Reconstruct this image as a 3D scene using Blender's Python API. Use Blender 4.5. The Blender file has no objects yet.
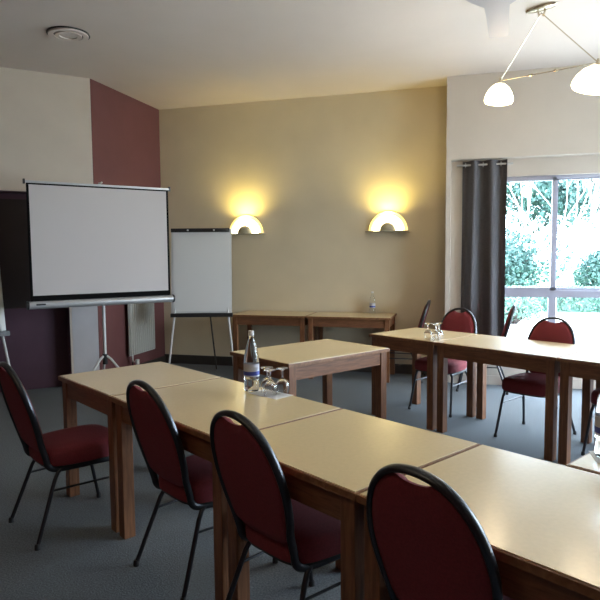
import bpy, bmesh, math, random
from math import sin, cos, pi, radians as R
from mathutils import Vector, Matrix
random.seed(7)
S = bpy.context.scene
COL = S.collection

# ------------------------------------------------------------------ constants (metres, far wall runs along X)
H = 3.421                # ceiling height
YF = 4.293               # far wall
YW = 3.918               # window wall
XB = -1.628              # burgundy wall
PHI = R(32.136)          # tables are turned by this from the walls
TOP = 0.75

def T(x, y, z=0.0):      # table-row coordinates to room coordinates
    return Vector((x*cos(PHI)+y*sin(PHI), -x*sin(PHI)+y*cos(PHI), z))

# ------------------------------------------------------------------ materials
def newmat(name):
    m = bpy.data.materials.new(name); m.use_nodes = True
    nt = m.node_tree; return m, nt, nt.nodes['Principled BSDF']

def plain(name, col, rough=.6, metal=0., noise=.0, scale=20., bump=0., bscale=80., spec=.5, coat=0.):
    m, nt, b = newmat(name)
    b.inputs['Base Color'].default_value = (*col, 1)
    b.inputs['Roughness'].default_value = rough
    b.inputs['Metallic'].default_value = metal
    b.inputs['Specular IOR Level'].default_value = spec
    b.inputs['Coat Weight'].default_value = coat; b.inputs['Coat Roughness'].default_value = .2
    tc = nt.nodes.new('ShaderNodeTexCoord')
    if noise:
        n = nt.nodes.new('ShaderNodeTexNoise'); n.inputs['Scale'].default_value = scale; n.inputs['Detail'].default_value = 5
        nt.links.new(tc.outputs['Object'], n.inputs['Vector'])
        r = nt.nodes.new('ShaderNodeValToRGB')
        r.color_ramp.elements[0].position = .3; r.color_ramp.elements[1].position = .7
        r.color_ramp.elements[0].color = (*[c*(1-noise) for c in col], 1)
        r.color_ramp.elements[1].color = (*[min(1, c*(1+noise)) for c in col], 1)
        nt.links.new(n.outputs['Fac'], r.inputs['Fac']); nt.links.new(r.outputs['Color'], b.inputs['Base Color'])
    if bump:
        n2 = nt.nodes.new('ShaderNodeTexNoise'); n2.inputs['Scale'].default_value = bscale; n2.inputs['Detail'].default_value = 4
        nt.links.new(tc.outputs['Object'], n2.inputs['Vector'])
        bp = nt.nodes.new('ShaderNodeBump'); bp.inputs['Strength'].default_value = bump; bp.inputs['Distance'].default_value = .004
        nt.links.new(n2.outputs['Fac'], bp.inputs['Height']); nt.links.new(bp.outputs['Normal'], b.inputs['Normal'])
    return m

def woodmat(name, c1, c2, rough=.45, sc=(2, 2, 18)):
    m, nt, b = newmat(name)
    tc = nt.nodes.new('ShaderNodeTexCoord'); mp = nt.nodes.new('ShaderNodeMapping')
    mp.inputs['Scale'].default_value = sc
    n = nt.nodes.new('ShaderNodeTexNoise'); n.inputs['Scale'].default_value = 6; n.inputs['Detail'].default_value = 6
    n.inputs['Distortion'].default_value = .6
    r = nt.nodes.new('ShaderNodeValToRGB'); r.color_ramp.elements[0].position = .35; r.color_ramp.elements[1].position = .68
    r.color_ramp.elements[0].color = (*c1, 1); r.color_ramp.elements[1].color = (*c2, 1)
    nt.links.new(tc.outputs['Object'], mp.inputs['Vector']); nt.links.new(mp.outputs['Vector'], n.inputs['Vector'])
    nt.links.new(n.outputs['Fac'], r.inputs['Fac']); nt.links.new(r.outputs['Color'], b.inputs['Base Color'])
    b.inputs['Roughness'].default_value = rough
    return m

def glassmat(name, tint=(1, 1, 1), ior=1.45, rough=.0):
    m, nt, b = newmat(name)
    b.inputs['Base Color'].default_value = (*tint, 1)
    b.inputs['Transmission Weight'].default_value = 1
    b.inputs['Roughness'].default_value = rough; b.inputs['IOR'].default_value = ior
    return m

def thinpane(name, tint, gloss=.06):
    m = bpy.data.materials.new(name); m.use_nodes = True; nt = m.node_tree
    for n in list(nt.nodes): nt.nodes.remove(n)
    o = nt.nodes.new('ShaderNodeOutputMaterial'); t = nt.nodes.new('ShaderNodeBsdfTransparent'); g = nt.nodes.new('ShaderNodeBsdfGlossy')
    t.inputs['Color'].default_value = (*tint, 1); g.inputs['Roughness'].default_value = .02
    mx = nt.nodes.new('ShaderNodeMixShader'); mx.inputs['Fac'].default_value = gloss
    nt.links.new(t.outputs[0], mx.inputs[1]); nt.links.new(g.outputs[0], mx.inputs[2]); nt.links.new(mx.outputs[0], o.inputs['Surface'])
    return m

def emit(name, col, strength):
    m, nt, b = newmat(name)
    b.inputs['Base Color'].default_value = (.8, .75, .6, 1)
    b.inputs['Emission Color'].default_value = (*col, 1); b.inputs['Emission Strength'].default_value = strength
    return m

M = dict(
    cream=plain('cream paint', (.70, .605, .42), .75, noise=.03, scale=3, bump=.15, bscale=160),
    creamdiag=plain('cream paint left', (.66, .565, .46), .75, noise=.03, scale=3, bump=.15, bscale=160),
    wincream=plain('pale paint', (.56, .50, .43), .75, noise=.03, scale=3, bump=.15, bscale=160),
    ceil=plain('ceiling paint', (.71, .635, .585), .85, noise=.02, scale=2),
    burg=plain('burgundy paint', (.15, .052, .05), .7, noise=.05, scale=4, bump=.1),
    plum=plain('plum paint', (.085, .035, .055), .6, noise=.06, scale=4, bump=.1),
    darkpatch=plain('dark brown patch', (.022, .012, .010), .5, noise=.1, scale=6),
    white=plain('white paint', (.72, .71, .70), .5, noise=.02, scale=5),
    dirtywhite=plain('scuffed white paint', (.50, .48, .485), .6, noise=.06, scale=4),
    base=plain('dark skirting', (.05, .042, .034), .5, noise=.1, scale=10),
    wood=woodmat('red brown beech', (.15, .060, .025), (.26, .112, .048), sc=(12, 12, 1.2)),
    rail=woodmat('red brown beech rail', (.15, .060, .025), (.26, .112, .048), sc=(1.2, 1.2, 14)),
    woodedge=woodmat('table edge', (.19, .085, .035), (.30, .14, .06), sc=(6, 6, 6)),
    lam=plain('yellow beige laminate', (.70, .54, .29), .46, noise=.035, scale=60, spec=.9, coat=.7),
    red=plain('burgundy fabric', (.20, .024, .033), .85, noise=.15, scale=150, bump=.3, bscale=400),
    redback=plain('burgundy fabric rear', (.13, .016, .020), .8, noise=.15, scale=150, bump=.3, bscale=400),
    blackmetal=plain('black steel', (.06, .063, .07), .3, metal=.85),
    blackpl=plain('black plastic', (.02, .02, .02), .45),
    blackcloth=plain('black cloth border', (.006, .006, .006), .9, spec=.1),
    silver=plain('grey aluminium', (.5, .5, .5), .35, metal=.5),
    palegrey=plain('pale grey enamel', (.62, .62, .6), .35),
    chrome=plain('brushed nickel', (.6, .52, .38), .25, metal=.9),
    screen=plain('matt white screen', (.53, .485, .465), .9),
    paper=plain('white paper', (.72, .71, .68), .8),
    curtain=plain('dark grey curtain', (.085, .08, .085), .85, noise=.1, scale=60, bump=.2, bscale=300),
    winframe=plain('white window frame', (.38, .38, .45), .4),
    pane=thinpane('window glass', (.93, .98, .98)),
    glass=glassmat('clear glass', (1, 1, 1)),
    bottle=glassmat('clear bottle', (.93, .97, 1), 1.36),
    label=plain('pale label', (.55, .55, .6), .5),
    bluelabel=plain('blue band', (.05, .07, .35), .5),
    sconce=plain('sandy plaster', (.42, .38, .27), .7),
    sconceglow=emit('lit frosted glass', (1., .72, .16), 1.3),
    sconcemid=emit('lit inner glass', (1., .80, .30), 2.6),
    sconcehot=emit('lamp behind glass', (1., .90, .55), 14),
    pend=emit('lit opal glass', (1., .86, .55), 6),
    fan=plain('pale fan blade', (.46, .43, .46), .5),
    rad=plain('radiator enamel', (.47, .46, .42), .4),
)

# carpet
def carpet():
    m, nt, b = newmat('blue grey carpet')
    tc = nt.nodes.new('ShaderNodeTexCoord')
    n1 = nt.nodes.new('ShaderNodeTexNoise'); n1.inputs['Scale'].default_value = 120; n1.inputs['Detail'].default_value = 4
    n2 = nt.nodes.new('ShaderNodeTexNoise'); n2.inputs['Scale'].default_value = 1.6; n2.inputs['Detail'].default_value = 3
    for n in (n1, n2): nt.links.new(tc.outputs['Object'], n.inputs['Vector'])
    r = nt.nodes.new('ShaderNodeValToRGB'); r.color_ramp.elements[0].position = .3; r.color_ramp.elements[1].position = .7
    r.color_ramp.elements[0].color = (.088, .103, .112, 1); r.color_ramp.elements[1].color = (.20, .232, .26, 1)
    mx = nt.nodes.new('ShaderNodeMix'); mx.data_type = 'RGBA'; mx.blend_type = 'MULTIPLY'; mx.inputs['Factor'].default_value = .5
    r2 = nt.nodes.new('ShaderNodeValToRGB'); r2.color_ramp.elements[0].color = (.7, .7, .7, 1); r2.color_ramp.elements[1].color = (1, 1, 1, 1)
    nt.links.new(n1.outputs['Fac'], r.inputs['Fac']); nt.links.new(n2.outputs['Fac'], r2.inputs['Fac'])
    nt.links.new(r.outputs['Color'], mx.inputs['A']); nt.links.new(r2.outputs['Color'], mx.inputs['B'])
    nt.links.new(mx.outputs['Result'], b.inputs['Base Color'])
    b.inputs['Roughness'].default_value = .95
    bp = nt.nodes.new('ShaderNodeBump'); bp.inputs['Strength'].default_value = .5; bp.inputs['Distance'].default_value = .004
    nt.links.new(n1.outputs['Fac'], bp.inputs['Height']); nt.links.new(bp.outputs['Normal'], b.inputs['Normal'])
    return m
M['carpet'] = carpet()

# ------------------------------------------------------------------ mesh builder
class MB:
    def __init__(s): s.bm = bmesh.new(); s.mi = 0
    def _f(s, vs):
        try:
            f = s.bm.faces.new(vs); f.material_index = s.mi; return f
        except ValueError: return None
    def box(s, a, b, mat=None, bevel=0.):
        (x0, y0, z0), (x1, y1, z1) = a, b
        P = [Vector(p) for p in ((x0, y0, z0), (x1, y0, z0), (x1, y1, z0), (x0, y1, z0), (x0, y0, z1), (x1, y0, z1), (x1, y1, z1), (x0, y1, z1))]
        if mat is not None: P = [mat @ p for p in P]
        v = [s.bm.verts.new(p) for p in P]
        fs = [s._f([v[i] for i in q]) for q in ((3, 2, 1, 0), (4, 5, 6, 7), (0, 1, 5, 4), (1, 2, 6, 5), (2, 3, 7, 6), (3, 0, 4, 7))]
        if bevel:
            es = {e for f in fs for e in f.edges}
            bmesh.ops.bevel(s.bm, geom=list(es), offset=bevel, segments=2, affect='EDGES', profile=.7)
        return s
    def rings(s, rings, closed=True, cap=True):
        V = [[s.bm.verts.new(p) for p in r] for r in rings]
        n = len(V[0])
        for a, b in zip(V, V[1:]):
            for i in range(n if closed else n-1):
                j = (i+1) % n
                s._f([a[i], a[j], b[j], b[i]])
        if cap:
            s._f(V[0][::-1]); s._f(V[-1])
        return s
    def tube(s, pts, r, n=8, ry=None, up=None, cap=True):
        pts = [Vector(p) for p in pts]
        rr = r if isinstance(r, (list, tuple)) else [r]*len(pts)
        ref = Vector(up) if up is not None else None
        out = []; prev = None
        for i, p in enumerate(pts):
            d = (pts[min(i+1, len(pts)-1)]-pts[max(i-1, 0)]).normalized()
            if ref is not None: a = (ref-d*ref.dot(d)).normalized()
            elif prev is None:
                k = Vector((0, 0, 1)) if abs(d.z) < .9 else Vector((1, 0, 0)); a = (k-d*k.dot(d)).normalized()
            else: a = (prev-d*prev.dot(d)).normalized()
            prev = a; b = d.cross(a)
            q = ry if ry is not None else rr[i]
            out.append([p+a*rr[i]*cos(t)+b*q*sin(t) for t in (2*pi*k/n for k in range(n))])
        return s.rings(out, True, cap)
    def lathe(s, prof, n=24, c=(0, 0, 0), closed=False):
        c = Vector(c); V = []
        for r, z in prof:
            V.append([s.bm.verts.new(c+Vector((max(r, 1e-4)*cos(2*pi*k/n), max(r, 1e-4)*sin(2*pi*k/n), z))) for k in range(n)])
        for a, b in zip(V, V[1:]+([V[0]] if closed else [])):
            for i in range(n): s._f([a[i], a[(i+1) % n], b[(i+1) % n], b[i]])
        if not closed:
            s._f(V[0][::-1]); s._f(V[-1])
        return s
    def xf(s, m): bmesh.ops.transform(s.bm, matrix=m, verts=s.bm.verts); return s
    def build(s, name, mats, parent=None, smooth=False, loc=None):
        bmesh.ops.recalc_face_normals(s.bm, faces=s.bm.faces)
        me = bpy.data.meshes.new(name); s.bm.to_mesh(me); s.bm.free()
        for m in (mats if isinstance(mats, (list, tuple)) else [mats]): me.materials.append(m)
        if smooth:
            me.polygons.foreach_set('use_smooth', [True]*len(me.polygons))
            try: me.set_sharp_from_angle(angle=R(40))
            except Exception: pass
        o = bpy.data.objects.new(name, me); COL.objects.link(o)
        if parent is not None: o.parent = parent
        if loc is not None: o.location = loc
        return o

def tag(o, label=None, cat=None, group=None, kind=None):
    if label: o['label'] = label
    if cat: o['category'] = cat
    if group: o['group'] = group
    if kind: o['kind'] = kind
    return o
def thing(name, label, cat, loc=(0, 0, 0), rz=0., group=None):
    o = bpy.data.objects.new(name, None); COL.objects.link(o)
    o.empty_display_size = .1; o.location = loc; o.rotation_euler = (0, 0, rz)
    return tag(o, label, cat, group)
def struct(o): o['kind'] = 'structure'; return o
def kids(o): return [c for c in bpy.data.objects if c.parent == o]
def dup(o, loc=None, rz=None, label=None, parent=None):
    ch = kids(o)
    c = o.copy(); COL.objects.link(c)
    if loc is not None: c.location = loc
    if rz is not None: c.rotation_euler = (0, 0, rz)
    if label: c['label'] = label
    if parent is not None: c.parent = parent
    for k in ch: dup(k, parent=c)
    return c

# ------------------------------------------------------------------ the room
XR, YN, XL = 6.6, -5.2, -3.9
b = MB(); b.box((XL-.2, YN-.2, -.1), (XR+.2, YF+.02, 0)); struct(b.build('floor', M['carpet']))
b = MB(); b.box((XL-.2, YN-.2, H), (XR+.2, YF+.3, H+.12)); struct(b.build('ceiling', M['ceil']))
b = MB(); b.box((XB-.15, YF, 0), (2.14, YF+.15, H)); struct(b.build('wall_far', M['cream']))
b = MB(); b.box((XB-.15, 2.79, 0), (XB, YF, H)); struct(b.build('wall_left', M['burg']))
# window wall with its long opening
WX0, WX1, WZ0, WZ1 = 2.19, 6.2, .22, 2.512
b = MB()
b.box((2.14, YW, 0), (WX0, YF+.1, H)); b.box((WX1, YW, 0), (XR+.15, YF+.1, H))
b.box((WX0, YW, WZ1), (WX1, YF+.1, H)); b.box((WX0, 4.08, WZ0), (2.36, YF+.1, WZ1)); b.box((WX0, YW, 0), (WX1, YF+.1, WZ0))
struct(b.build('wall_window', M['wincream']))
b = MB()
b.box((XR, YN, 0), (XR+.15, 0.2, H)); b.box((XR, 3.5, 0), (XR+.15, YW, H)); b.box((XR, .2, 2.6), (XR+.15, 3.5, H)); b.box((XR, .2, 0), (XR+.15, 3.5, .5))
struct(b.build('wall_right', M['wincream']))
b = MB(); b.box((XL-.15, YN-.15, 0), (XR+.15, YN, H)); struct(b.build('wall_near', M['burg']))
# cream wall at 45 degrees, with an alcove; local x runs along the wall, y into the wall
DM = Matrix.Translation((XB, 2.78, 0)) @ Matrix.Rotation(R(45), 4, 'Z')
L0 = -3.05
b = MB()
b.box((L0, 0, 2.165), (-.0, .35, H), DM)                       # above the alcove
b.box((-.30, 0, 0), (0, .35, 2.165), DM)                       # pier
b.box((L0, 0, 0), (-2.3, .35, 2.165), DM)
struct(b.build('wall_diagonal', M['creamdiag']))
b = MB()
b.box((-2.3, .21, 0), (-.30, .34, 2.165), DM)
struct(b.build('wall_alcove', M['plum']))
b = MB(); b.box((-.304, .004, 0), (-.298, .21, 2.163), DM); b.box((-2.3, .004, 2.158), (-.30, .21, 2.166), DM)
struct(b.build('trim_1', M['plum']))
P = DM @ Vector((L0, 0, 0))
b = MB(); b.box((P.x-.15, YN, 0), (P.x, P.y+.12, H)); struct(b.build('wall_side', M['burg']))
b = MB(); b.box((-.278, -.004, 0), (-.001, .0, 1.12), DM); struct(b.build('trim_3', M['dirtywhite']))
# flat dark brown patch over part of the alcove's back wall
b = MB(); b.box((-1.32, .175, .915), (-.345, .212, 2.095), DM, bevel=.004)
tag(b.build('wall_patch', M['darkpatch']), 'dark brown patch on the plum alcove wall behind the projection screen', 'panel')
# skirting
b = MB(); b.box((XB, YF-.018, 0), (2.14, YF, .12)); struct(b.build('baseboard_far', M['base']))
b = MB(); b.box((XB, 2.80, 0), (XB+.015, YF-.018, .1)); struct(b.build('baseboard_left', M['base']))
b = MB(); b.box((2.19, YW-.015, 0), (XR, YW, .1)); struct(b.build('baseboard_window', M['wincream']))

# ------------------------------------------------------------------ windows
def window(name, x0, x1, mid, y, parent=None):
    b = MB(); z0, z1, zt = WZ0, 2.32, 1.02
    d0, d1 = y-.03, y+.04
    b.box((x0, d0, z0), (x0+.05, d1, z1)); b.box((x1-.05, d0, z0), (x1, d1, z1))
    b.box((x0, d0, z0), (x1, d1, z0+.06)); b.box((x0, d0, z1-.03), (x1, d1, z1))
    b.box((x0, d0-.015, zt-.045), (x1, d1, zt+.03)); b.box((mid-.045, d0, z0), (mid+.035, d1, zt))
    o = struct(b.build(name, M['winframe']))
    s = MB()
    s.box((mid-.03, d0-.02, zt+.03), (mid+.012, d1-.04, z1-.02)); s.box((x0+.05, d0-.02, zt+.03), (x0+.085, d1-.04, z1-.02))
    s.box((x0+.05, d0-.02, zt+.03), (mid+.01, d1-.04, zt+.065)); s.box((x0+.05, d0-.02, z1-.055), (mid+.01, d1-.04, z1-.02))
    s.build('sash', M['winframe'], o)
    s = MB()
    s.box((mid-.02, d1-.035, zt+.03), (mid+.035, d1-.01, z1-.02)); s.box((x1-.085, d1-.035, zt+.03), (x1-.05, d1-.01, z1-.02))
    s.box((mid, d1-.035, zt+.03), (x1-.05, d1-.01, zt+.06)); s.box((mid, d1-.035, z1-.05), (x1-.05, d1-.01, z1-.02))
    s.build('sash', M['winframe'], o)
    for a, c, e, f in ((x0+.08, mid-.03, zt+.06, z1-.05), (mid+.03, x1-.08, zt+.055, z1-.045), (x0+.05, mid-.045, z0+.06, zt-.045), (mid+.035, x1-.05, z0+.06, zt-.045)):
        g = MB(); g.box((a, y+.003, e), (c, y+.009, f)); g.build('pane', M['pane'], o)
window('window_1', 2.36, 4.40, 3.30, 4.145)
window('window_2', 4.40, WX1, 5.30, 4.145)
b = MB(); b.box((2.362, 4.06, 2.32), (WX1, 4.27, WZ1)); b.box((WX0+.2, 4.052, 2.322), (3.27, 4.062, 2.33)); struct(b.build('trim_2', M['wincream']))
# added window in the right-hand wall, out of view, put in to light the tables
b = MB()
for y0, y1 in ((.2, .26), (1.82, 1.88), (3.44, 3.5)): b.box((XR+.04, y0, .5), (XR+.1, y1, 2.6))
b.box((XR+.04, .2, .5), (XR+.1, 3.5, .56)); b.box((XR+.04, .2, 2.54), (XR+.1, 3.5, 2.6))
w3 = struct(b.build('window_fill', M['winframe']))
g = MB(); g.box((XR+.065, .26, .56), (XR+.07, 1.82, 2.54)); g.build('pane', M['pane'], w3)
g = MB(); g.box((XR+.065, 1.88, .56), (XR+.07, 3.44, 2.54)); g.build('pane', M['pane'], w3)

# ------------------------------------------------------------------ curtain on its rod
def curtain():
    t = thing('curtain', 'dark grey eyelet curtain hanging at the left end of the window', 'curtain', (2.55, 4.0, 0))
    folds = 2.5; n = 97; nz = 14; th = .006
    def ring(z):
        k = (2.5-z)/2.48
        out = []; w = .236+.012*k; amp = .042+.008*k
        for i in range(n):
            u = i/(n-1); x = -w+2*w*u+.006*sin(9*u+3*k)
            y = amp*sin(2*pi*folds*u+.5+.5*k*sin(5*u))
            out.append((x, y))
        f = [Vector((x, y-th/2, z)) for x, y in out]; g = [Vector((x, y+th/2, z)) for x, y in out[::-1]]
        return f+g
    b = MB(); b.rings([ring(2.5-2.48*i/nz) for i in range(nz+1)]); b.build('cloth', M['curtain'], t, smooth=True)
    for i in range(5):
        u = (i+.5-.5/pi)/5; x = -.236+.472*u
        b = MB(); b.tube([(x, .024*cos(a)*0, 2.455)] if 0 else [(x+.004*sin(q*pi*2/12)*0, .024*cos(q*2*pi/12), 2.455+.024*sin(q*2*pi/12)) for q in range(13)], .004, 6)
        b.build('eyelet', M['silver'], t)
    return t
curtain()
b = MB(); b.tube([(2.25, 4.0, 2.455), (2.85, 4.0, 2.455)], .011, 12)
tag(b.build('curtain_rod', M['silver'], smooth=True), 'short silver curtain rod at the top left of the window niche', 'curtain rod')

# ------------------------------------------------------------------ tables
def table(label, L, D, loc, rz, group=None, top=TOP, leg=.062):
    t = thing('table', label, 'table', loc, rz, group)
    g = .003
    b = MB(); b.box((g, g, top-.028), (L-g, D-g, top-.003), bevel=.003); b.build('edge_frame', M['woodedge'], t)
    b = MB(); b.box((.012, .012, top-.006), (L-.012, D-.012, top), bevel=.0015); b.build('tabletop', M['lam'], t)
    i = .02; a0 = top-.125; a1 = top-.028
    b = MB()
    b.box((i+leg, i+.008, a0), (L-i-leg, i+.03, a1)); b.box((i+leg, D-i-.03, a0), (L-i-leg, D-i-.008, a1))
    b.box((i+.008, i+leg, a0), (i+.03, D-i-leg, a1)); b.box((L-i-.03, i+leg, a0), (L-i-.008, D-i-leg, a1))
    b.build('apron', M['rail'], t)
    for x in (i, L-i-leg):
        for y in (i, D-i-leg):
            b = MB(); b.box((x, y, 0), (x+leg, y+leg, a1), bevel=.004); b.build('leg', M['wood'], t)
    return t
W = .712
nr = 'front row of tables'
T1, T2, T3, T4 = .746, 1.748, 2.482, 3.50
table('square wooden table at the left end of the front row, nearest the projection screen', T1, W, T(0, 0), -PHI, nr)
table('wooden table in the front row with the water bottle and three glasses on it', T2-T1, W, T(T1, 0), -PHI, nr)
table('bare wooden table in the front row between the bottle table and the right-hand end table', T3-T2, W, T(T2, 0), -PHI, nr)
table('brightly lit wooden table in the front row at the right edge of the picture', T4-T3, W, T(T3, 0), -PHI, nr)
table('wooden table behind the right end of the front row, under the half-hidden bottle', .70, 1.0, T(2.80, W+.002), -PHI)
FA = -PHI+R(-.73); FO = T(.0625, 2.7795)
def FT(x, y, z=0):
    return Vector((FO.x+x*cos(FA)-y*sin(FA), FO.y+x*sin(FA)+y*cos(FA), z))
fr = 'tables of the row by the window'
table('square wooden table at the left end of the window row, under the upturned glasses', .723, .69, FT(0, 0), FA, fr)
table('middle wooden table of the window row', 1.029, .69, FT(.723, 0), FA, fr)
table('wooden table of the window row at the right edge of the picture', 1.03, .69, FT(1.752, 0), FA, fr)
mo = T(-.009, 1.286)
table('single wooden table standing alone between the two rows', .717, 1.01, mo, -PHI+R(-1.85))
wt = 'tables along the far wall'
table('long wooden table against the far wall, left one behind the flip chart', 0.95, .583, (-.40, 3.70, 0), 0, wt, leg=.055)
table('long wooden table against the far wall, right one with the bottle on it', 1.0, .583, (.555, 3.70, 0), 0, wt, leg=.055)

# ------------------------------------------------------------------ chairs
def back_pt(x, s, d):      # s = height, d = depth forward of the frame plane
    k = (s-.44)
    y = -.195-.25*k-.06*k*k
    return Vector((x, y+d, s))
half = [(.0, .945), (.045, .940), (.085, .925), (.12, .899), (.15, .862), (.173, .815), (.188, .76), (.195, .70), (.192, .635), (.181, .57), (.166, .51)]
half = [(x, .44+(s-.44)*.97) for x, s in half]
def make_chair(label, group):
    t = thing('banquet_chair', label, 'chair', (0, 0, 0), 0, group)
    # back frame and rails in one bent tube
    b = MB()
    side = [(x, s) for x, s in half]
    arch = [(-x, s) for x, s in side[::-1]]+side[1:]
    low = [Vector((.160, -.192, .440)), Vector((.157, -.182, .400)), Vector((.158, -.155, .376)), Vector((.161, -.10, .370)), Vector((.170, -.02, .370)), Vector((.178, .12, .370)), Vector((.180, .17, .368))]
    pts = [Vector((-p.x, p.y, p.z)) for p in low[::-1]]+[back_pt(x, s, 0) for x, s in arch]+low
    # smooth the path
    def cr(P, m=3):
        out = []
        for i in range(len(P)-1):
            p0, p1, p2, p3 = P[max(i-1, 0)], P[i], P[i+1], P[min(i+2, len(P)-1)]
            for k in range(m):
                u = k/m
                out.append(.5*((2*p1)+(p2-p0)*u+(2*p0-5*p1+4*p2-p3)*u*u+(3*p1-p0-3*p2+p3)*u**3))
        out.append(P[-1]); return out
    b.tube(cr(pts), .0165, 12, ry=.0105, up=(0, 1, .25))
    b.tube([(-.172, .03, .366), (.172, .03, .366)], .008, 8); b.tube([(-.160, -.11, .366), (.160, -.11, .366)], .008, 8)
    b.build('frame', M['blackmetal'], t, smooth=True)
    # back pad
    def outline(shrink, top_drop):
        L = []
        c = Vector((0, .72))
        P = [(x, s) for x, s in half[1:]]+[(.150, .475), (.11, .458), (.055, .452)]
        full = [(-x, s) for x, s in P[::-1]]+P
        # handle hole: lower the top between |x|<.08
        res = []
        topn = 13
        i_top = len(P)
        left = full[:i_top]; right = full[i_top:]
        left = [q for q in left if not (abs(q[0]) < .095 and q[1] > .8)]
        right = [q for q in right if not (abs(q[0]) < .095 and q[1] > .8)]
        mid = []
        for k in range(topn):
            x = -.088+.176*k/(topn-1)
            ztop = .930-.0225*(x/.088)**2
            drop = (top_drop-.006)*max(0, 1-(x/.060)**2)**.7
            mid.append((x, ztop-.004-drop))
        pts2 = left+mid+right+[(0, .450)]
        out = []
        for x, s in pts2:
            v = Vector((x, s)); dd = (v-c); l = dd.length
            v = c+dd*((l-.006-shrink)/l); out.append((v.x, v.y))
        return out
    b = MB()
    A = outline(0, .034); B = outline(.010, .036); Cc = outline(.035, .038); D = outline(.10, .03)
    rings = [[back_pt(x, s, -.016) for x, s in D], [back_pt(x, s, -.0145) for x, s in Cc], [back_pt(x, s, -.011) for x, s in B], [back_pt(x, s, -.004) for x, s in A],
             [back_pt(x, s, .006) for x, s in A], [back_pt(x, s, .020) for x, s in B], [back_pt(x, s, .029) for x, s in Cc], [back_pt(x, s, .034) for x, s in D]]
    b.rings(rings[:4], True, False)
    b.bm.verts.ensure_lookup_table()
    vs = b.bm.verts[:len(A)]; b._f(list(vs))
    b.rings(rings[3:], True, False)
    b.bm.verts.ensure_lookup_table()
    n = len(A); b._f(list(b.bm.verts[-n:]))
    bmesh.ops.remove_doubles(b.bm, verts=b.bm.verts, dist=.0005)
    b.bm.faces.ensure_lookup_table()
    b.build('backrest', M['red'], t, smooth=True)
    # seat
    def srow(z, k, n=40):
        out = []
        for i in range(n):
            a = 2*pi*i/n; cx, sy = cos(a), sin(a); e = .45
            x = math.copysign(abs(cx)**e, cx); y = math.copysign(abs(sy)**e, sy)
            w = (.207 if y > 0 else .207-.027*(-y))+.0
            out.append(Vector((x*w*k, .025+y*(.222+(k-1)*.2), z)))
        return out
    b = MB()
    b.rings([srow(.386, .95), srow(.392, .99), srow(.425, 1.0), srow(.455, .985), srow(.470, .95), srow(.480, .86), srow(.486, .6), srow(.487, .2)])
    b.build('seat', M['red'], t, smooth=True)
    b = MB(); b.rings([srow(.374, .90), srow(.378, .955), srow(.3865, .955)]); b.build('seat_base', M['blackpl'], t, smooth=True)
    # legs
    for sx in (-1, 1):
        for fr_ in (0, 1):
            b = MB()
            if fr_: P = [(sx*.178, .14, .372), (sx*.185, .160, .352), (sx*.191, .172, .32), (sx*.216, .238, .012)]
            else: P = [(sx*.160, -.11, .372), (sx*.165, -.135, .355), (sx*.172, -.155, .32), (sx*.214, -.268, .012)]
            b.tube(P, .0105, 10); l = b.build('leg', M['blackmetal'], t, smooth=True)
            q = Vector(P[-1]); b = MB(); b.lathe([(.012, 0), (.015, .002), (.014, .02), (.011, .03)], 10, (q.x, q.y, 0)); b.build('foot_cap', M['blackpl'], l, smooth=True)
        b = MB(); b.tube([(sx*.180, -.173, .27), (sx*.198, .184, .27)], .006, 8); b.build('stretcher', M['blackmetal'], t, smooth=True)
    return t
g1 = 'banquet chairs tucked under the front row'
g2 = 'banquet chairs facing the camera across the window row'
g3 = 'banquet chairs seen edge-on by the far side of the room'
chair = make_chair('burgundy banquet chair pulled out at the left end of the front row', g1)
chair.location = T(.413, -.085); chair.rotation_euler = (0, 0, -PHI)
dup(chair, T(1.325, .212), -PHI, 'burgundy banquet chair tucked under the table with the bottle in the front row')
dup(chair, T(2.022, .205), -PHI, 'burgundy banquet chair under the bare front row table, left of the nearest chair')
dup(chair, T(2.785, .222), -PHI, 'nearest burgundy banquet chair, only its round-topped dark back showing')
def far(x, y, rz, label, grp):
    c = dup(chair, T(x, y), rz, label); c['group'] = grp
far(.40, 3.46, pi-PHI+R(5), 'burgundy banquet chair facing us in front of the grey curtain', g2)
far(1.42, 3.26, pi-PHI+R(3), 'burgundy banquet chair facing us in front of the window', g2)
far(2.10, 3.31, pi-PHI, 'burgundy banquet chair at the right picture edge behind the window row', g2)
c = dup(chair, Vector((1.63, 3.992, 0)), pi/2, 'burgundy chair seen edge-on in front of the right end of the far wall tables'); c['group'] = g3
c = dup(chair, Vector((2.545, 3.67, 0)), pi/2-R(3), 'burgundy chair seen edge-on in front of the left window pane'); c['group'] = g3

# ------------------------------------------------------------------ projection screen
SA = R(50); sc = Vector((-.967, 1.952, 0))
t = thing('projection_screen', 'white tripod projection screen with black border before the alcove', 'projection screen', sc, SA)
w = .664
b = MB(); b.box((-w, -.004, 1.07), (w, 0, 2.138)); b.build('black_border', M['blackcloth'], t)
b = MB(); b.box((-w+.022, -.0055, 1.122), (w-.022, -.0042, 2.12)); b.build('screen_fabric', M['screen'], t)
b = MB(); b.box((-w-.01, -.012, 2.134), (w+.01, .012, 2.154), bevel=.003)
b.build('top_bar', M['silver'], t)
for sx in (-1, 1):
    b = MB(); b.box((sx*(w+.015)-.008, -.014, 2.124), (sx*(w+.015)+.008, .014, 2.168), bevel=.003); b.build('bar_cap', M['blackpl'], t)
b = MB(); b.tube([(-w-.015, .0, 1.036), (w+.02, .0, 1.036)], .036, 20); cs = b.build('case', M['silver'], t, smooth=True)
for sx in (-1, 1):
    b = MB(); b.tube([(sx*(w+.02), 0, 1.036), (sx*(w+.035), 0, 1.036)], .04, 20); b.build('end_cap', M['blackpl'], t, smooth=True)
b = MB(); b.box((-w+.04, -.0395, 1.035), (-w+.12, -.035, 1.05)); b.build('maker_plate', M['blackpl'], cs)
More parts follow.
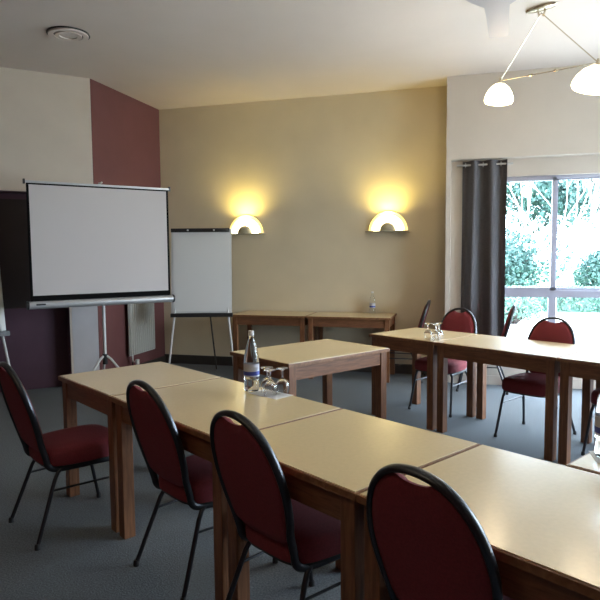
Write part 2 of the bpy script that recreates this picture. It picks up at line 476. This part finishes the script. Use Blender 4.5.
b = MB(); b.tube([(0, .06, .50), (0, .06, 1.25)], .016, 12); b.tube([(0, .06, 1.2), (0, .06, 2.178)], .011, 12); b.tube([(0, .065, 2.168), (0, -.02, 2.172)], .008, 8)
b.build('pole', M['palegrey'], t, smooth=True)
b = MB(); b.box((-.03, .02, 1.02), (.03, .085, 1.08), bevel=.004); b.build('bracket', M['blackpl'], t)
b = MB(); b.tube([(0, .06, .42), (0, .06, .52)], .024, 14); b.build('collar', M['blackpl'], t, smooth=True)
for a in (R(200), R(320), R(80)):
    b = MB(); q = Vector((cos(a), sin(a), 0))
    b.tube([Vector((0, .06, .50))+q*.02, Vector((0, .06, .47))+q*.06, Vector((0, .06, .012))+q*.44], [.012, .012, .011], 8)
    l = b.build('leg', M['palegrey'], t, smooth=True)
    b = MB(); b.tube([Vector((0, .06, .3))+q*.21, Vector((0, .06, .27))], .006, 6); b.build('brace', M['palegrey'], l, smooth=True)

# ------------------------------------------------------------------ flip charts
def flipchart(label, loc, rz, group=None):
    t = thing('flip_chart', label, 'flip chart', loc, rz, group)
    tilt = -R(7)
    z0, z1, w = .792, 1.79, .358
    def bp(x, z, d=0): k = z-z0; return Vector((x, -d+k*math.tan(-tilt), z))
    def slab(x0, x1, za, zb, d0, d1, name, m, par=t):
        b = MB(); P = [bp(x, z, d) for z in (za, zb) for d in (d0, d1) for x in (x0, x1)]
        v = [b.bm.verts.new(p) for p in P]
        for q in ((0, 1, 3, 2), (4, 6, 7, 5), (0, 4, 5, 1), (2, 3, 7, 6), (0, 2, 6, 4), (1, 5, 7, 3)): b._f([v[i] for i in q])
        return b.build(name, m, par)
    slab(-w, w, z0, z1, -.010, .008, 'board', M['palegrey'])
    slab(-w+.025, w-.012, z0+.02, z1-.03, .009, .014, 'paper_pad', M['paper'])
    cl = slab(-w, w-.02, z1-.04, z1+.005, .0145, .034, 'clamp', M['blackpl'])
    for x in (-.155, .155):
        b = MB(); q = bp(x, z1-.017, .035); b.tube([q, q+Vector((0, -.02, 0))], .011, 10); b.build('knob', M['white'], cl, smooth=True)
    tr = slab(-w-.0, w+.012, z0-.045, z0-.002, -.01, .06, 'pen_tray', M['blackpl'])
    b = MB(); b.box((-.02, -.0615, z0-.035), (.06, -.06, z0-.022)); b.build('tray_mark', M['palegrey'], tr)
    for sx in (-1, 1):
        b = MB(); b.tube([bp(sx*.30, 1.0, -.02), Vector((sx*.315, -.01, .8)), Vector((sx*.40, -.12, .012))], .0125, 8); b.build('leg', M['palegrey'], t, smooth=True)
    b = MB(); b.tube([bp(.05, 1.3, -.03), Vector((.07, .13, .9)), Vector((.10, .52, .012))], .010, 8)
    l = b.build('leg', M['base'], t, smooth=True); l['label'] = 'dark rear prop leg'
    return t
fc = flipchart('blank flip chart on an easel between the projection screen and the far wall tables', (-.655, 3.43, 0), R(17))
e2 = Vector((cos(R(65)), sin(R(65)), 0))
p2 = Vector((-1.752, 1.519, 0))-e2*.358
dup(fc, p2, R(65), 'second flip chart cut off by the left picture edge, one corner and leg showing')

# ------------------------------------------------------------------ radiator
t = thing('radiator', 'white ribbed radiator on the burgundy wall behind the projection screen', 'radiator', (XB+.004, 3.31, 0))
b = MB(); b.box((.045, 0, .25), (.06, .60, 1.5), bevel=.004)
for i in range(12):
    y = .012+i*.049; b.tube([(.068, y+.018, .265), (.068, y+.018, 1.485)], .017, 8, ry=.014, up=(0, 1, 0))
b.build('panel', M['rad'], t, smooth=True)
b = MB(); b.box((.0, .08, .5), (.046, .12, .56)); b.box((0, .48, .5), (.046, .52, .56)); b.box((0, .08, 1.3), (.046, .12, 1.36)); b.box((0, .48, 1.3), (.046, .52, 1.36)); b.build('bracket', M['rad'], t)
b = MB(); b.tube([(.065, .05, .26), (.065, .05, .18), (.12, .05, .18)], .012, 8); b.lathe([(.0, -.03), (.024, -.03), (.024, .03), (0, .03)], 12, (.13, .05, .18)); b.build('valve', M['palegrey'], t, smooth=True)
b = MB(); b.tube([(.065, .05, .2), (.065, .05, .01)], .008, 8); b.build('pipe', M['base'], t, smooth=True)

# ------------------------------------------------------------------ wall lamps
def sconce(label, loc):
    t = thing('wall_lamp', label, 'wall lamp', loc, 0, 'half-round wall lamps on the far wall')
    def halfdisc(r0, r1, y0, y1, n=28):
        b = MB(); rings = []
        for i in range(n+1):
            a = pi*i/n
            rings.append([Vector((r*cos(a), y, r*sin(a))) for r, y in ((r0, y0), (r1, y0), (r1, y1), (r0, y1))])
        return b.rings(rings)
    b = halfdisc(.0005, .245, -.012, -.001); b.build('back_plate', M['sconce'], t, smooth=True)
    # nested half-round frosted bands like a rainbow
    rr = [(.212, .236, -.03), (.182, .204, -.045), (.002, .172, -.06)]
    for k, (r0, r1, y) in enumerate(rr):
        halfdisc(r0, r1, y, -.0125).build('glass_band', (M['sconceglow'], M['sconcemid'], M['sconcehot'])[k], t, smooth=True)
    # quarter-dome shade in the middle
    b = MB(); rings = []
    for i in range(11):
        ph = (pi/2)*i/10
        rings.append([Vector((.098*cos(a)*cos(ph), -.062-.075*sin(ph), .102*sin(a)*cos(ph))) for a in (pi*k/20 for k in range(21))])
    for a_, b_ in zip(rings, rings[1:]):
        va = [b.bm.verts.new(p) for p in a_]; vb = [b.bm.verts.new(p) for p in b_]
        for k in range(20): b._f([va[k], va[k+1], vb[k+1], vb[k]])
    bmesh.ops.remove_doubles(b.bm, verts=b.bm.verts, dist=.0005)
    bo = [e for e in b.bm.edges if len(e.link_faces) == 1]
    bmesh.ops.holes_fill(b.bm, edges=bo)
    b.build('dome_shade', M['sconce'], t, smooth=True)
    b = MB(); rings = []
    b.box((-.262, -.14, -.012), (.262, -.001, -.001), bevel=.003); b.build('shelf_plate', M['sconce'], t)
    return t
for x, lab in ((-.40, 'lit half-round wall lamp to the right of the flip chart'), (1.443, 'lit half-round wall lamp nearer the window')):
    sconce(lab, (x, YF, 1.752))

# ------------------------------------------------------------------ pendant lamp
can = Vector((2.935, 2.185, H)); s1 = Vector((2.635, 2.22, 2.862)); s2 = Vector((3.22, 1.40, 2.71))
t = thing('pendant_lamp', 'brass two-arm pendant lamp with two lit opal glass shades', 'ceiling lamp', can, 0)
b = MB()
b.rings([[Vector((.13*k*cos(a), .05*k*sin(a), z)) for a in (2*pi*i/28 for i in range(28))] for k, z in ((.9, -.001), (1, -.008), (.95, -.02), (.6, -.028))])
b.xf(Matrix.Rotation(R(-30), 4, 'Z')); b.build('canopy', M['chrome'], t, smooth=True)
for dx in (-.03, .03):
    b = MB(); b.tube([(dx, 0, -.02), (dx*.5, 0, -.075)], .008, 8); b.build('cord_grip', M['chrome'], t, smooth=True)
for s_ in (s1, s2):
    l = s_-can
    b = MB(); b.tube([Vector((0, 0, -.05)), l+Vector((0, 0, .02))], .0045, 6); b.build('cord', M['chrome'], t, smooth=True)
d = (s2-s1)
b = MB(); b.tube([s1-can+Vector((0, 0, .02)), s2-can+Vector((0, 0, .02))], .0045, 8); rod = b.build('crossbar', M['chrome'], t, smooth=True)
for u in (.36, .62):
    b = MB(); p = s1-can+Vector((0, 0, .02))+d*u; b.tube([p-d.normalized()*.012, p+d.normalized()*.012], .012, 10); b.build('crossbar_joint', M['chrome'], rod, smooth=True)
for s_, til in ((s1, 4), (s2, 12)):
    b = MB(); prof = [(.012, .0), (.05, -.012), (.092, -.045), (.125, -.095), (.143, -.145), (.146, -.175), (.135, -.197), (.10, -.207), (.05, -.210), (.0, -.211)]
    b.lathe([(a*(.79 if s_ is s1 else .93), z*(.80 if s_ is s1 else .80)) for a, z in prof], 32); b.xf(Matrix.Rotation(R(til), 4, 'Y'))
    b.build('glass_shade', M['pend'], t, smooth=True, loc=s_-can)
    b = MB(); b.tube([(0, 0, .045), (0, 0, -.004)], [.008, .016], 10); b.build('shade_cap', M['chrome'], t, smooth=True, loc=s_-can)

dup(t, Vector((.7, -1.9, H)), R(25), 'added brass two-arm pendant lamp overhead, out of view, for warm fill light')  # unseen copy of the pendant, added to warm the near side of the room

# ------------------------------------------------------------------ ceiling fan
fc_ = Vector((2.53, .235, 2.85))
t = thing('ceiling_fan', 'pale grey ceiling fan with one blade pointing to the window wall', 'ceiling fan', fc_, R(-3.5))
b = MB(); b.tube([(0, 0, .08), (0, 0, H-2.85)], .014, 12); b.lathe([(.0, H-2.85-.06), (.06, H-2.85-.05), (.07, H-2.851), (0, H-2.851)], 20); b.build('downrod', M['fan'], t, smooth=True)
b = MB(); b.lathe([(0, -.07), (.06, -.065), (.10, -.03), (.115, .02), (.10, .07), (.03, .10), (0, .10)], 28); b.build('motor', M['fan'], t, smooth=True)
for k in range(3):
    b = MB()
    b.rings([[Vector((x*s_, y, z)) for x, z in ((-.5, -.006), (.5, -.006), (.5, .006), (-.5, .006))] for y, s_ in ((.10, .38), (.22, .26), (.31, .135), (.45, .125), (.80, .12), (.82, .105))])
    b.xf(Matrix.Rotation(2*pi*k/3, 4, 'Z')); b.build('blade', M['fan'], t)

# ------------------------------------------------------------------ ceiling vent
t = thing('ceiling_vent', 'round white ring vent set in the ceiling', 'vent', (-.99, 1.573, H)); t.scale = (.95, .95, 1)
def torus(r, w, z0, z1, name, m):
    b = MB(); b.lathe([(r-w, z0), (r, z0-.002), (r, z1), (r-w, z1)], 40, closed=True); b.build(name, m, t, smooth=True)
torus(.190, .014, -.010, -.001, 'gap_ring', M['blackpl']); torus(.176, .045, -.022, -.001, 'rim', M['ceil'])
torus(.131, .013, -.008, -.001, 'gap_ring', M['blackpl']); torus(.118, .04, -.024, -.001, 'inner_ring', M['ceil'])
b = MB(); b.lathe([(0, -.018), (.077, -.016), (.078, -.001), (0, -.001)], 32); b.build('disc', M['ceil'], t, smooth=True)

# ------------------------------------------------------------------ bottles, glasses, napkins
def bottle(label, loc, rz=0, h=.325):
    t = thing('water_bottle', label, 'bottle', loc, rz, 'clear water bottles')
    k = h/.31; r = .041
    prof = [(0, .004), (.03, .0), (.038, .004), (r, .015), (r, .055), (r-.002, .06), (r, .065), (r, .15), (.0395, .17), (.036, .195), (.029, .225), (.020, .255), (.0145, .275), (.0135, .288), (.0, .288)]
    b = MB(); b.lathe([(a, z*k) for a, z in prof], 28); b.build('body', M['bottle'], t, smooth=True)
    b = MB(); b.lathe([(0, .286*k), (.016, .286*k), (.0165, .288*k), (.0155, .31*k), (0, .31*k)], 20); b.build('cap', M['white'], t, smooth=True)
    b = MB(); b.lathe([(r+.0006, .078*k), (r+.0012, .078*k), (r+.0012, .142*k), (r+.0006, .142*k)], 28, closed=True); lb = b.build('label_sleeve', M['label'], t, smooth=True)
    b = MB(); b.lathe([(r+.0013, .086*k), (r+.0018, .086*k), (r+.0018, .106*k), (r+.0013, .106*k)], 28, closed=True); b.build('blue_band', M['bluelabel'], lb, smooth=True)
    return t
bt = bottle('water bottle with blue banded label standing on the front row table', T(1.16, .612, TOP))
bt2 = dup(bt, Vector((1.265, 4.20, .75)), 1., 'clear bottle standing on the right-hand far wall table'); bt2.scale = (.85, .85, .82)
bt3 = dup(bt, T(2.872, .893, TOP+.001), 2., 'water bottle cut off by the right picture edge, on a white napkin')
def wineglass(label, loc, group):
    t = thing('stem_glass', label, 'glass', loc, 0, group)
    # upside down: rim on the table
    prof = [(.030, .0), (.0335, .020), (.034, .036), (.030, .054), (.018, .066), (.006, .072), (.0042, .085), (.0045, .108), (.012, .116), (.031, .1195), (.031, .1215), (.0, .1215), (.0, .0680), (.015, .0640), (.028, .0525), (.0322, .036), (.0318, .020), (.0285, .0)]
    b = MB(); b.lathe([(a*1.05, z*1.10) for a, z in prof], 28, closed=True); b.build('bowl', M['glass'], t, smooth=True); return t
gg = 'upturned stem glasses by the front row bottle'
wg = wineglass('upturned stem glass nearest the bottle on the front row table', T(1.243, .652, TOP+.0012), gg)
dup(wg, T(1.310, .618, TOP+.0012), 0, 'upturned stem glass in the middle of the three by the bottle')
dup(wg, T(1.318, .694, TOP+.0012), 0, 'upturned stem glass farthest from the bottle on the front row table')
for k, (x, y, lab) in enumerate(((.645, 2.885, 'left upturned stem glass at the front of the window row'), (.735, 2.875, 'right upturned stem glass at the front of the window row'), (.70, 2.965, 'upturned stem glass behind the other two on the window row'))):
    c = dup(wg, T(x, y, TOP), 0, lab); c['group'] = 'upturned stem glasses on the window row'
def napkin(label, loc, rz, w, d):
    t = MB(); n = 8
    def zz(x, y): return .0006
    rows = []
    for z in (0, .0009):
        rows.append([Vector((x, y, z)) for x, y in [(w*(-.5+i/n), -d/2+.001*(i % 2)) for i in range(n)]+[(w/2-.001*(i % 2), d*(-.5+i/n)) for i in range(n)]+[(w*(.5-i/n), d/2-.001*(i % 2)) for i in range(n)]+[(-w/2+.001*(i % 2), d*(.5-i/n)) for i in range(n)]])
    t.rings(rows); o = t.build('paper_napkin', M['paper']); o.location = loc; o.rotation_euler = (0, 0, rz)
    return tag(o, label, 'napkin', 'white paper napkins')
napkin('white paper napkin under the glasses on the front row table', T(1.290, .635, TOP+.0001), -PHI+R(5), .215, .125)
napkin('white paper napkin under the bottle at the right picture edge', T(2.885, .895, TOP+.0001), -PHI+R(35), .12, .13)

# ------------------------------------------------------------------ garden outside
def leafmat(name, c1, c2):
    m, nt, b = newmat(name)
    tc = nt.nodes.new('ShaderNodeTexCoord'); n = nt.nodes.new('ShaderNodeTexNoise'); n.inputs['Scale'].default_value = 6
    r = nt.nodes.new('ShaderNodeValToRGB'); r.color_ramp.elements[0].position = .35; r.color_ramp.elements[1].position = .65
    r.color_ramp.elements[0].color = (*c1, 1); r.color_ramp.elements[1].color = (*c2, 1)
    nt.links.new(tc.outputs['Object'], n.inputs['Vector']); nt.links.new(n.outputs['Fac'], r.inputs['Fac']); nt.links.new(r.outputs['Color'], b.inputs['Base Color'])
    b.inputs['Roughness'].default_value = .7
    return m
leaf_dark = leafmat('evergreen leaves', (.05, .11, .10), (.10, .19, .17))
leaf_mid = leafmat('hedge leaves', (.07, .16, .12), (.14, .26, .2))
leaf_pale = leafmat('pale leaves', (.40, .55, .50), (.7, .8, .78))
bark = plain('pale bark', (.62, .58, .55), .8, noise=.15, scale=12)
barkd = plain('grey bark', (.05, .045, .04), .8, noise=.2, scale=12)
pave = plain('pale gravel', (.62, .62, .58), .9, noise=.08, scale=6)
lawn = plain('lawn green', (.22, .38, .22), .9, noise=.2, scale=30)
def leaves(name, mat, parent, fn, n, size, seed):
    rnd = random.Random(seed); V = []; F = []
    for _ in range(n):
        p = fn(rnd); a = Vector((rnd.gauss(0, 1), rnd.gauss(0, 1), rnd.gauss(0, 1))).normalized(); c = a.orthogonal().normalized(); c = Matrix.Rotation(rnd.random()*6.28, 3, a) @ c; d = a.cross(c)
        s = size*(.6+.8*rnd.random()); i = len(V)
        V += [p-c*s, p+d*s*.5, p+c*s, p-d*s*.5]; F.append((i, i+1, i+2, i+3))
    me = bpy.data.meshes.new(name); me.from_pydata(V, [], F); me.materials.append(mat)
    o = bpy.data.objects.new(name, me); COL.objects.link(o)
    if parent: o.parent = parent
    return o
b = MB(); b.box((-20, YF+.17, -.12), (45, 60, -.06)); struct(b.build('ground', pave))
b = MB(); b.box((XR+.3, -30, -.12), (45, YF+.15, -.06)); struct(b.build('ground', pave))
b = MB(); b.box((-15, 12.9, -.06), (40, 60, -.03)); struct(b.build('lawn', lawn))
def hedge(label, x0, x1, y0, y1, h, seed, mat):
    t = thing('hedge', label, 'hedge', ((x0+x1)/2, (y0+y1)/2, -.03))
    w, d = (x1-x0)/2, (y1-y0)/2
    b = MB(); b.box((-w+.08, -d+.08, 0), (w-.08, d-.08, h-.08)); b.build('core', leaf_dark, t)
    def fn(r):
        f = r.random()
        if f < .45: return Vector((r.uniform(-w, w), -d+.06*r.random(), r.uniform(0, h)))
        if f < .9: return Vector((r.uniform(-w, w), r.uniform(-d, d), h-.08*r.random()))
        return Vector((r.choice((-w, w)), r.uniform(-d, d), r.uniform(0, h)))
    leaves('foliage', mat, t, fn, 14000, .045, seed)
hedge('clipped low green hedge across the garden outside the window', -1, 12, 13.2, 14.0, .62, 3, leaf_mid)
def bush(label, x, y, rx, rz_, seed, n=9000, size=.07, mat=leaf_dark, gr='evergreen shrubs in the garden'):
    t = thing('shrub', label, 'shrub', (x, y, -.03), 0, gr)
    b = MB()
    for k in range(4):
        b.tube([(0, 0, 0), (.3*cos(k*1.6), .3*sin(k*1.6), rz_*.6), (.6*rx*cos(k*1.6), .6*rx*sin(k*1.6), rz_*1.2)], [.06, .04, .02], 6)
    b.build('stem', barkd, t)
    rr = random.Random(seed); lobes = [(rr.uniform(-.5, .5)*rx, rr.uniform(-.4, .4)*rx, rr.uniform(.5, 1.2)*rz_, rr.uniform(.45, .7)) for _ in range(9)]
    def fn(r):
        a, c, z, k = r.choice(lobes); v = Vector((r.gauss(0, 1), r.gauss(0, 1), r.gauss(0, 1))).normalized()*(r.random()**.25)*k
        return Vector((a+v.x*rx, c+v.y*rx, max(.05, z+v.z*rz_)))
    leaves('foliage', mat, t, fn, n, size, seed)
bush('wide dark evergreen shrub behind the low hedge at the left of the window', 3.2, 17.0, 2.2, 1.35, 11, 12000)
bush('dark evergreen shrub behind the low hedge, right of the pale tree', 7.4, 18.6, 1.6, 1.15, 12, 9000)
bush('small round shrub on the pale path close to the left window', 3.3, 10.6, .6, .32, 13, 3500, .04, leaf_mid)
bush('dark shrub behind the hedge at the right picture edge', 11.8, 17.5, 1.8, 1.5, 14, 9000)
def tree(label, x, y, h, spread, seed, bk, lm, nl, trunk=.06, low=1.2, leafr=.35, size=.05):
    t = thing('garden_tree', label, 'tree', (x, y, -.06), 0, 'trees in the garden')
    rr = random.Random(seed); b = MB(); tips = []
    b.tube([(0, 0, 0), (.02, 0, low*.5), (0, .02, low)], [trunk*1.2, trunk, trunk*.9], 10)
    def grow(p, d, l, r, k):
        q = p+d*l; m = p+d*l*.5+Vector((rr.uniform(-.04, .04), rr.uniform(-.04, .04), .03))*l
        b.tube([p, m, q], [r, r*.85, r*.65], 6 if k > 1 else 4, cap=False)
        tips.append(q)
        if k == 0: return
        for _ in range(3):
            nd = (d+Vector((rr.uniform(-.7, .7), rr.uniform(-.7, .7), rr.uniform(-.1, .5)))).normalized(); grow(q, nd, l*rr.uniform(.6, .85), r*.6, k-1)
    for i in range(6):
        a = i*1.05+rr.random(); dd = Vector((cos(a)*spread, sin(a)*spread, 1)).normalized(); grow(Vector((0, 0, low*(.85+.15*rr.random()))), dd, h*.27, trunk*.42, 4)
    b.build('trunk', bk, t)
    def fn(r):
        q = r.choice(tips); return q+Vector((r.gauss(0, leafr), r.gauss(0, leafr), r.gauss(0, leafr)))
    leaves('foliage', lm, t, fn, nl, size, seed+1)
tree('slender white-barked tree with a fan of pale branches close to the window', 3.76, 7.9, 3.6, .75, 21, bark, leaf_pale, 5000, .038, 1.35, .12, .022)
tree('tall tree with dark hanging leaves seen in the right window pane', 6.2, 14.6, 4.6, .5, 22, barkd, leaf_dark, 9000, .08, 1.3, .28, .055)
tree('tall leafy tree behind the shrubs at the left of the window', 3.4, 21.5, 5.8, .7, 23, barkd, leaf_dark, 24000, .12, .7, .4, .085)
tree('tall leafy tree behind the shrubs at the right of the window', 10.4, 26.0, 6.8, .9, 24, barkd, leaf_dark, 24000, .12, .7, .4, .085)

# ------------------------------------------------------------------ light
wd = bpy.data.worlds.new('World'); S.world = wd; wd.use_nodes = True
bg = wd.node_tree.nodes['Background']; bg.inputs['Color'].default_value = (.77, .845, 1, 1); bg.inputs['Strength'].default_value = 24.5
def portal(loc, rot, sx, sy):
    l = bpy.data.lights.new('portal', 'AREA'); l.shape = 'RECTANGLE'; l.size = sx; l.size_y = sy; l.cycles.is_portal = True
    o = bpy.data.objects.new('portal', l); COL.objects.link(o); o.location = loc; o.rotation_euler = rot; return o
portal(((WX0+WX1)/2, 4.41, (WZ0+2.4)/2), (R(-90), 0, 0), WX1-WX0, 2.4-WZ0)
portal((XR+.16, 1.85, 1.55), (0, R(90), 0), 2.1, 3.3)
def spot(loc, power, col, size=R(150), blend=.6, rad=.04, rot=(pi, 0, 0)):
    l = bpy.data.lights.new('bulb', 'SPOT'); l.energy = power; l.color = col; l.spot_size = size; l.spot_blend = blend; l.shadow_soft_size = rad
    o = bpy.data.objects.new('bulb', l); COL.objects.link(o); o.location = loc; o.rotation_euler = rot
for x in (-.40, 1.443): spot((x, YF-.19, 1.92), 24, (1, .80, .24), size=R(150), blend=1, rad=.06, rot=(R(180-20), 0, 0))
def point(loc, power, col, rad=.08):
    l = bpy.data.lights.new('bulb', 'POINT'); l.energy = power; l.color = col; l.shadow_soft_size = rad
    o = bpy.data.objects.new('bulb', l); COL.objects.link(o); o.location = loc
for s_ in (s1, s2): point(s_+Vector((0, 0, -.30)), 13, (1, .78, .5))
for s_ in (s1, s2): point(Vector((.7, -1.9, H))+Matrix.Rotation(R(25), 3, 'Z') @ (s_-can)+Vector((0, 0, -.30)), 4, (1, .78, .5))  # fill bulbs for the added out-of-view pendant

# ------------------------------------------------------------------ camera
cam = bpy.data.cameras.new('camera'); co = bpy.data.objects.new('camera', cam); COL.objects.link(co)
yaw, pit, rol = R(106.0655), R(-4.3873), R(-.4753)
d = Vector((cos(pit)*cos(yaw), cos(pit)*sin(yaw), sin(pit))); rt = d.cross(Vector((0, 0, 1))).normalized(); up = rt.cross(d)
r2 = rt*cos(rol)+up*sin(rol); u2 = -rt*sin(rol)+up*cos(rol)
mw = Matrix((( r2.x, u2.x, -d.x, 2.439), (r2.y, u2.y, -d.y, -3.078), (r2.z, u2.z, -d.z, 1.4806), (0, 0, 0, 1)))
co.matrix_world = mw
cam.sensor_width = 36; cam.lens = 600.2/600*36; cam.clip_start = .05; cam.clip_end = 200
S.camera = co
S.view_settings.view_transform = 'Standard'; S.view_settings.look = 'None'; S.view_settings.gamma = 1; S.view_settings.exposure = 0
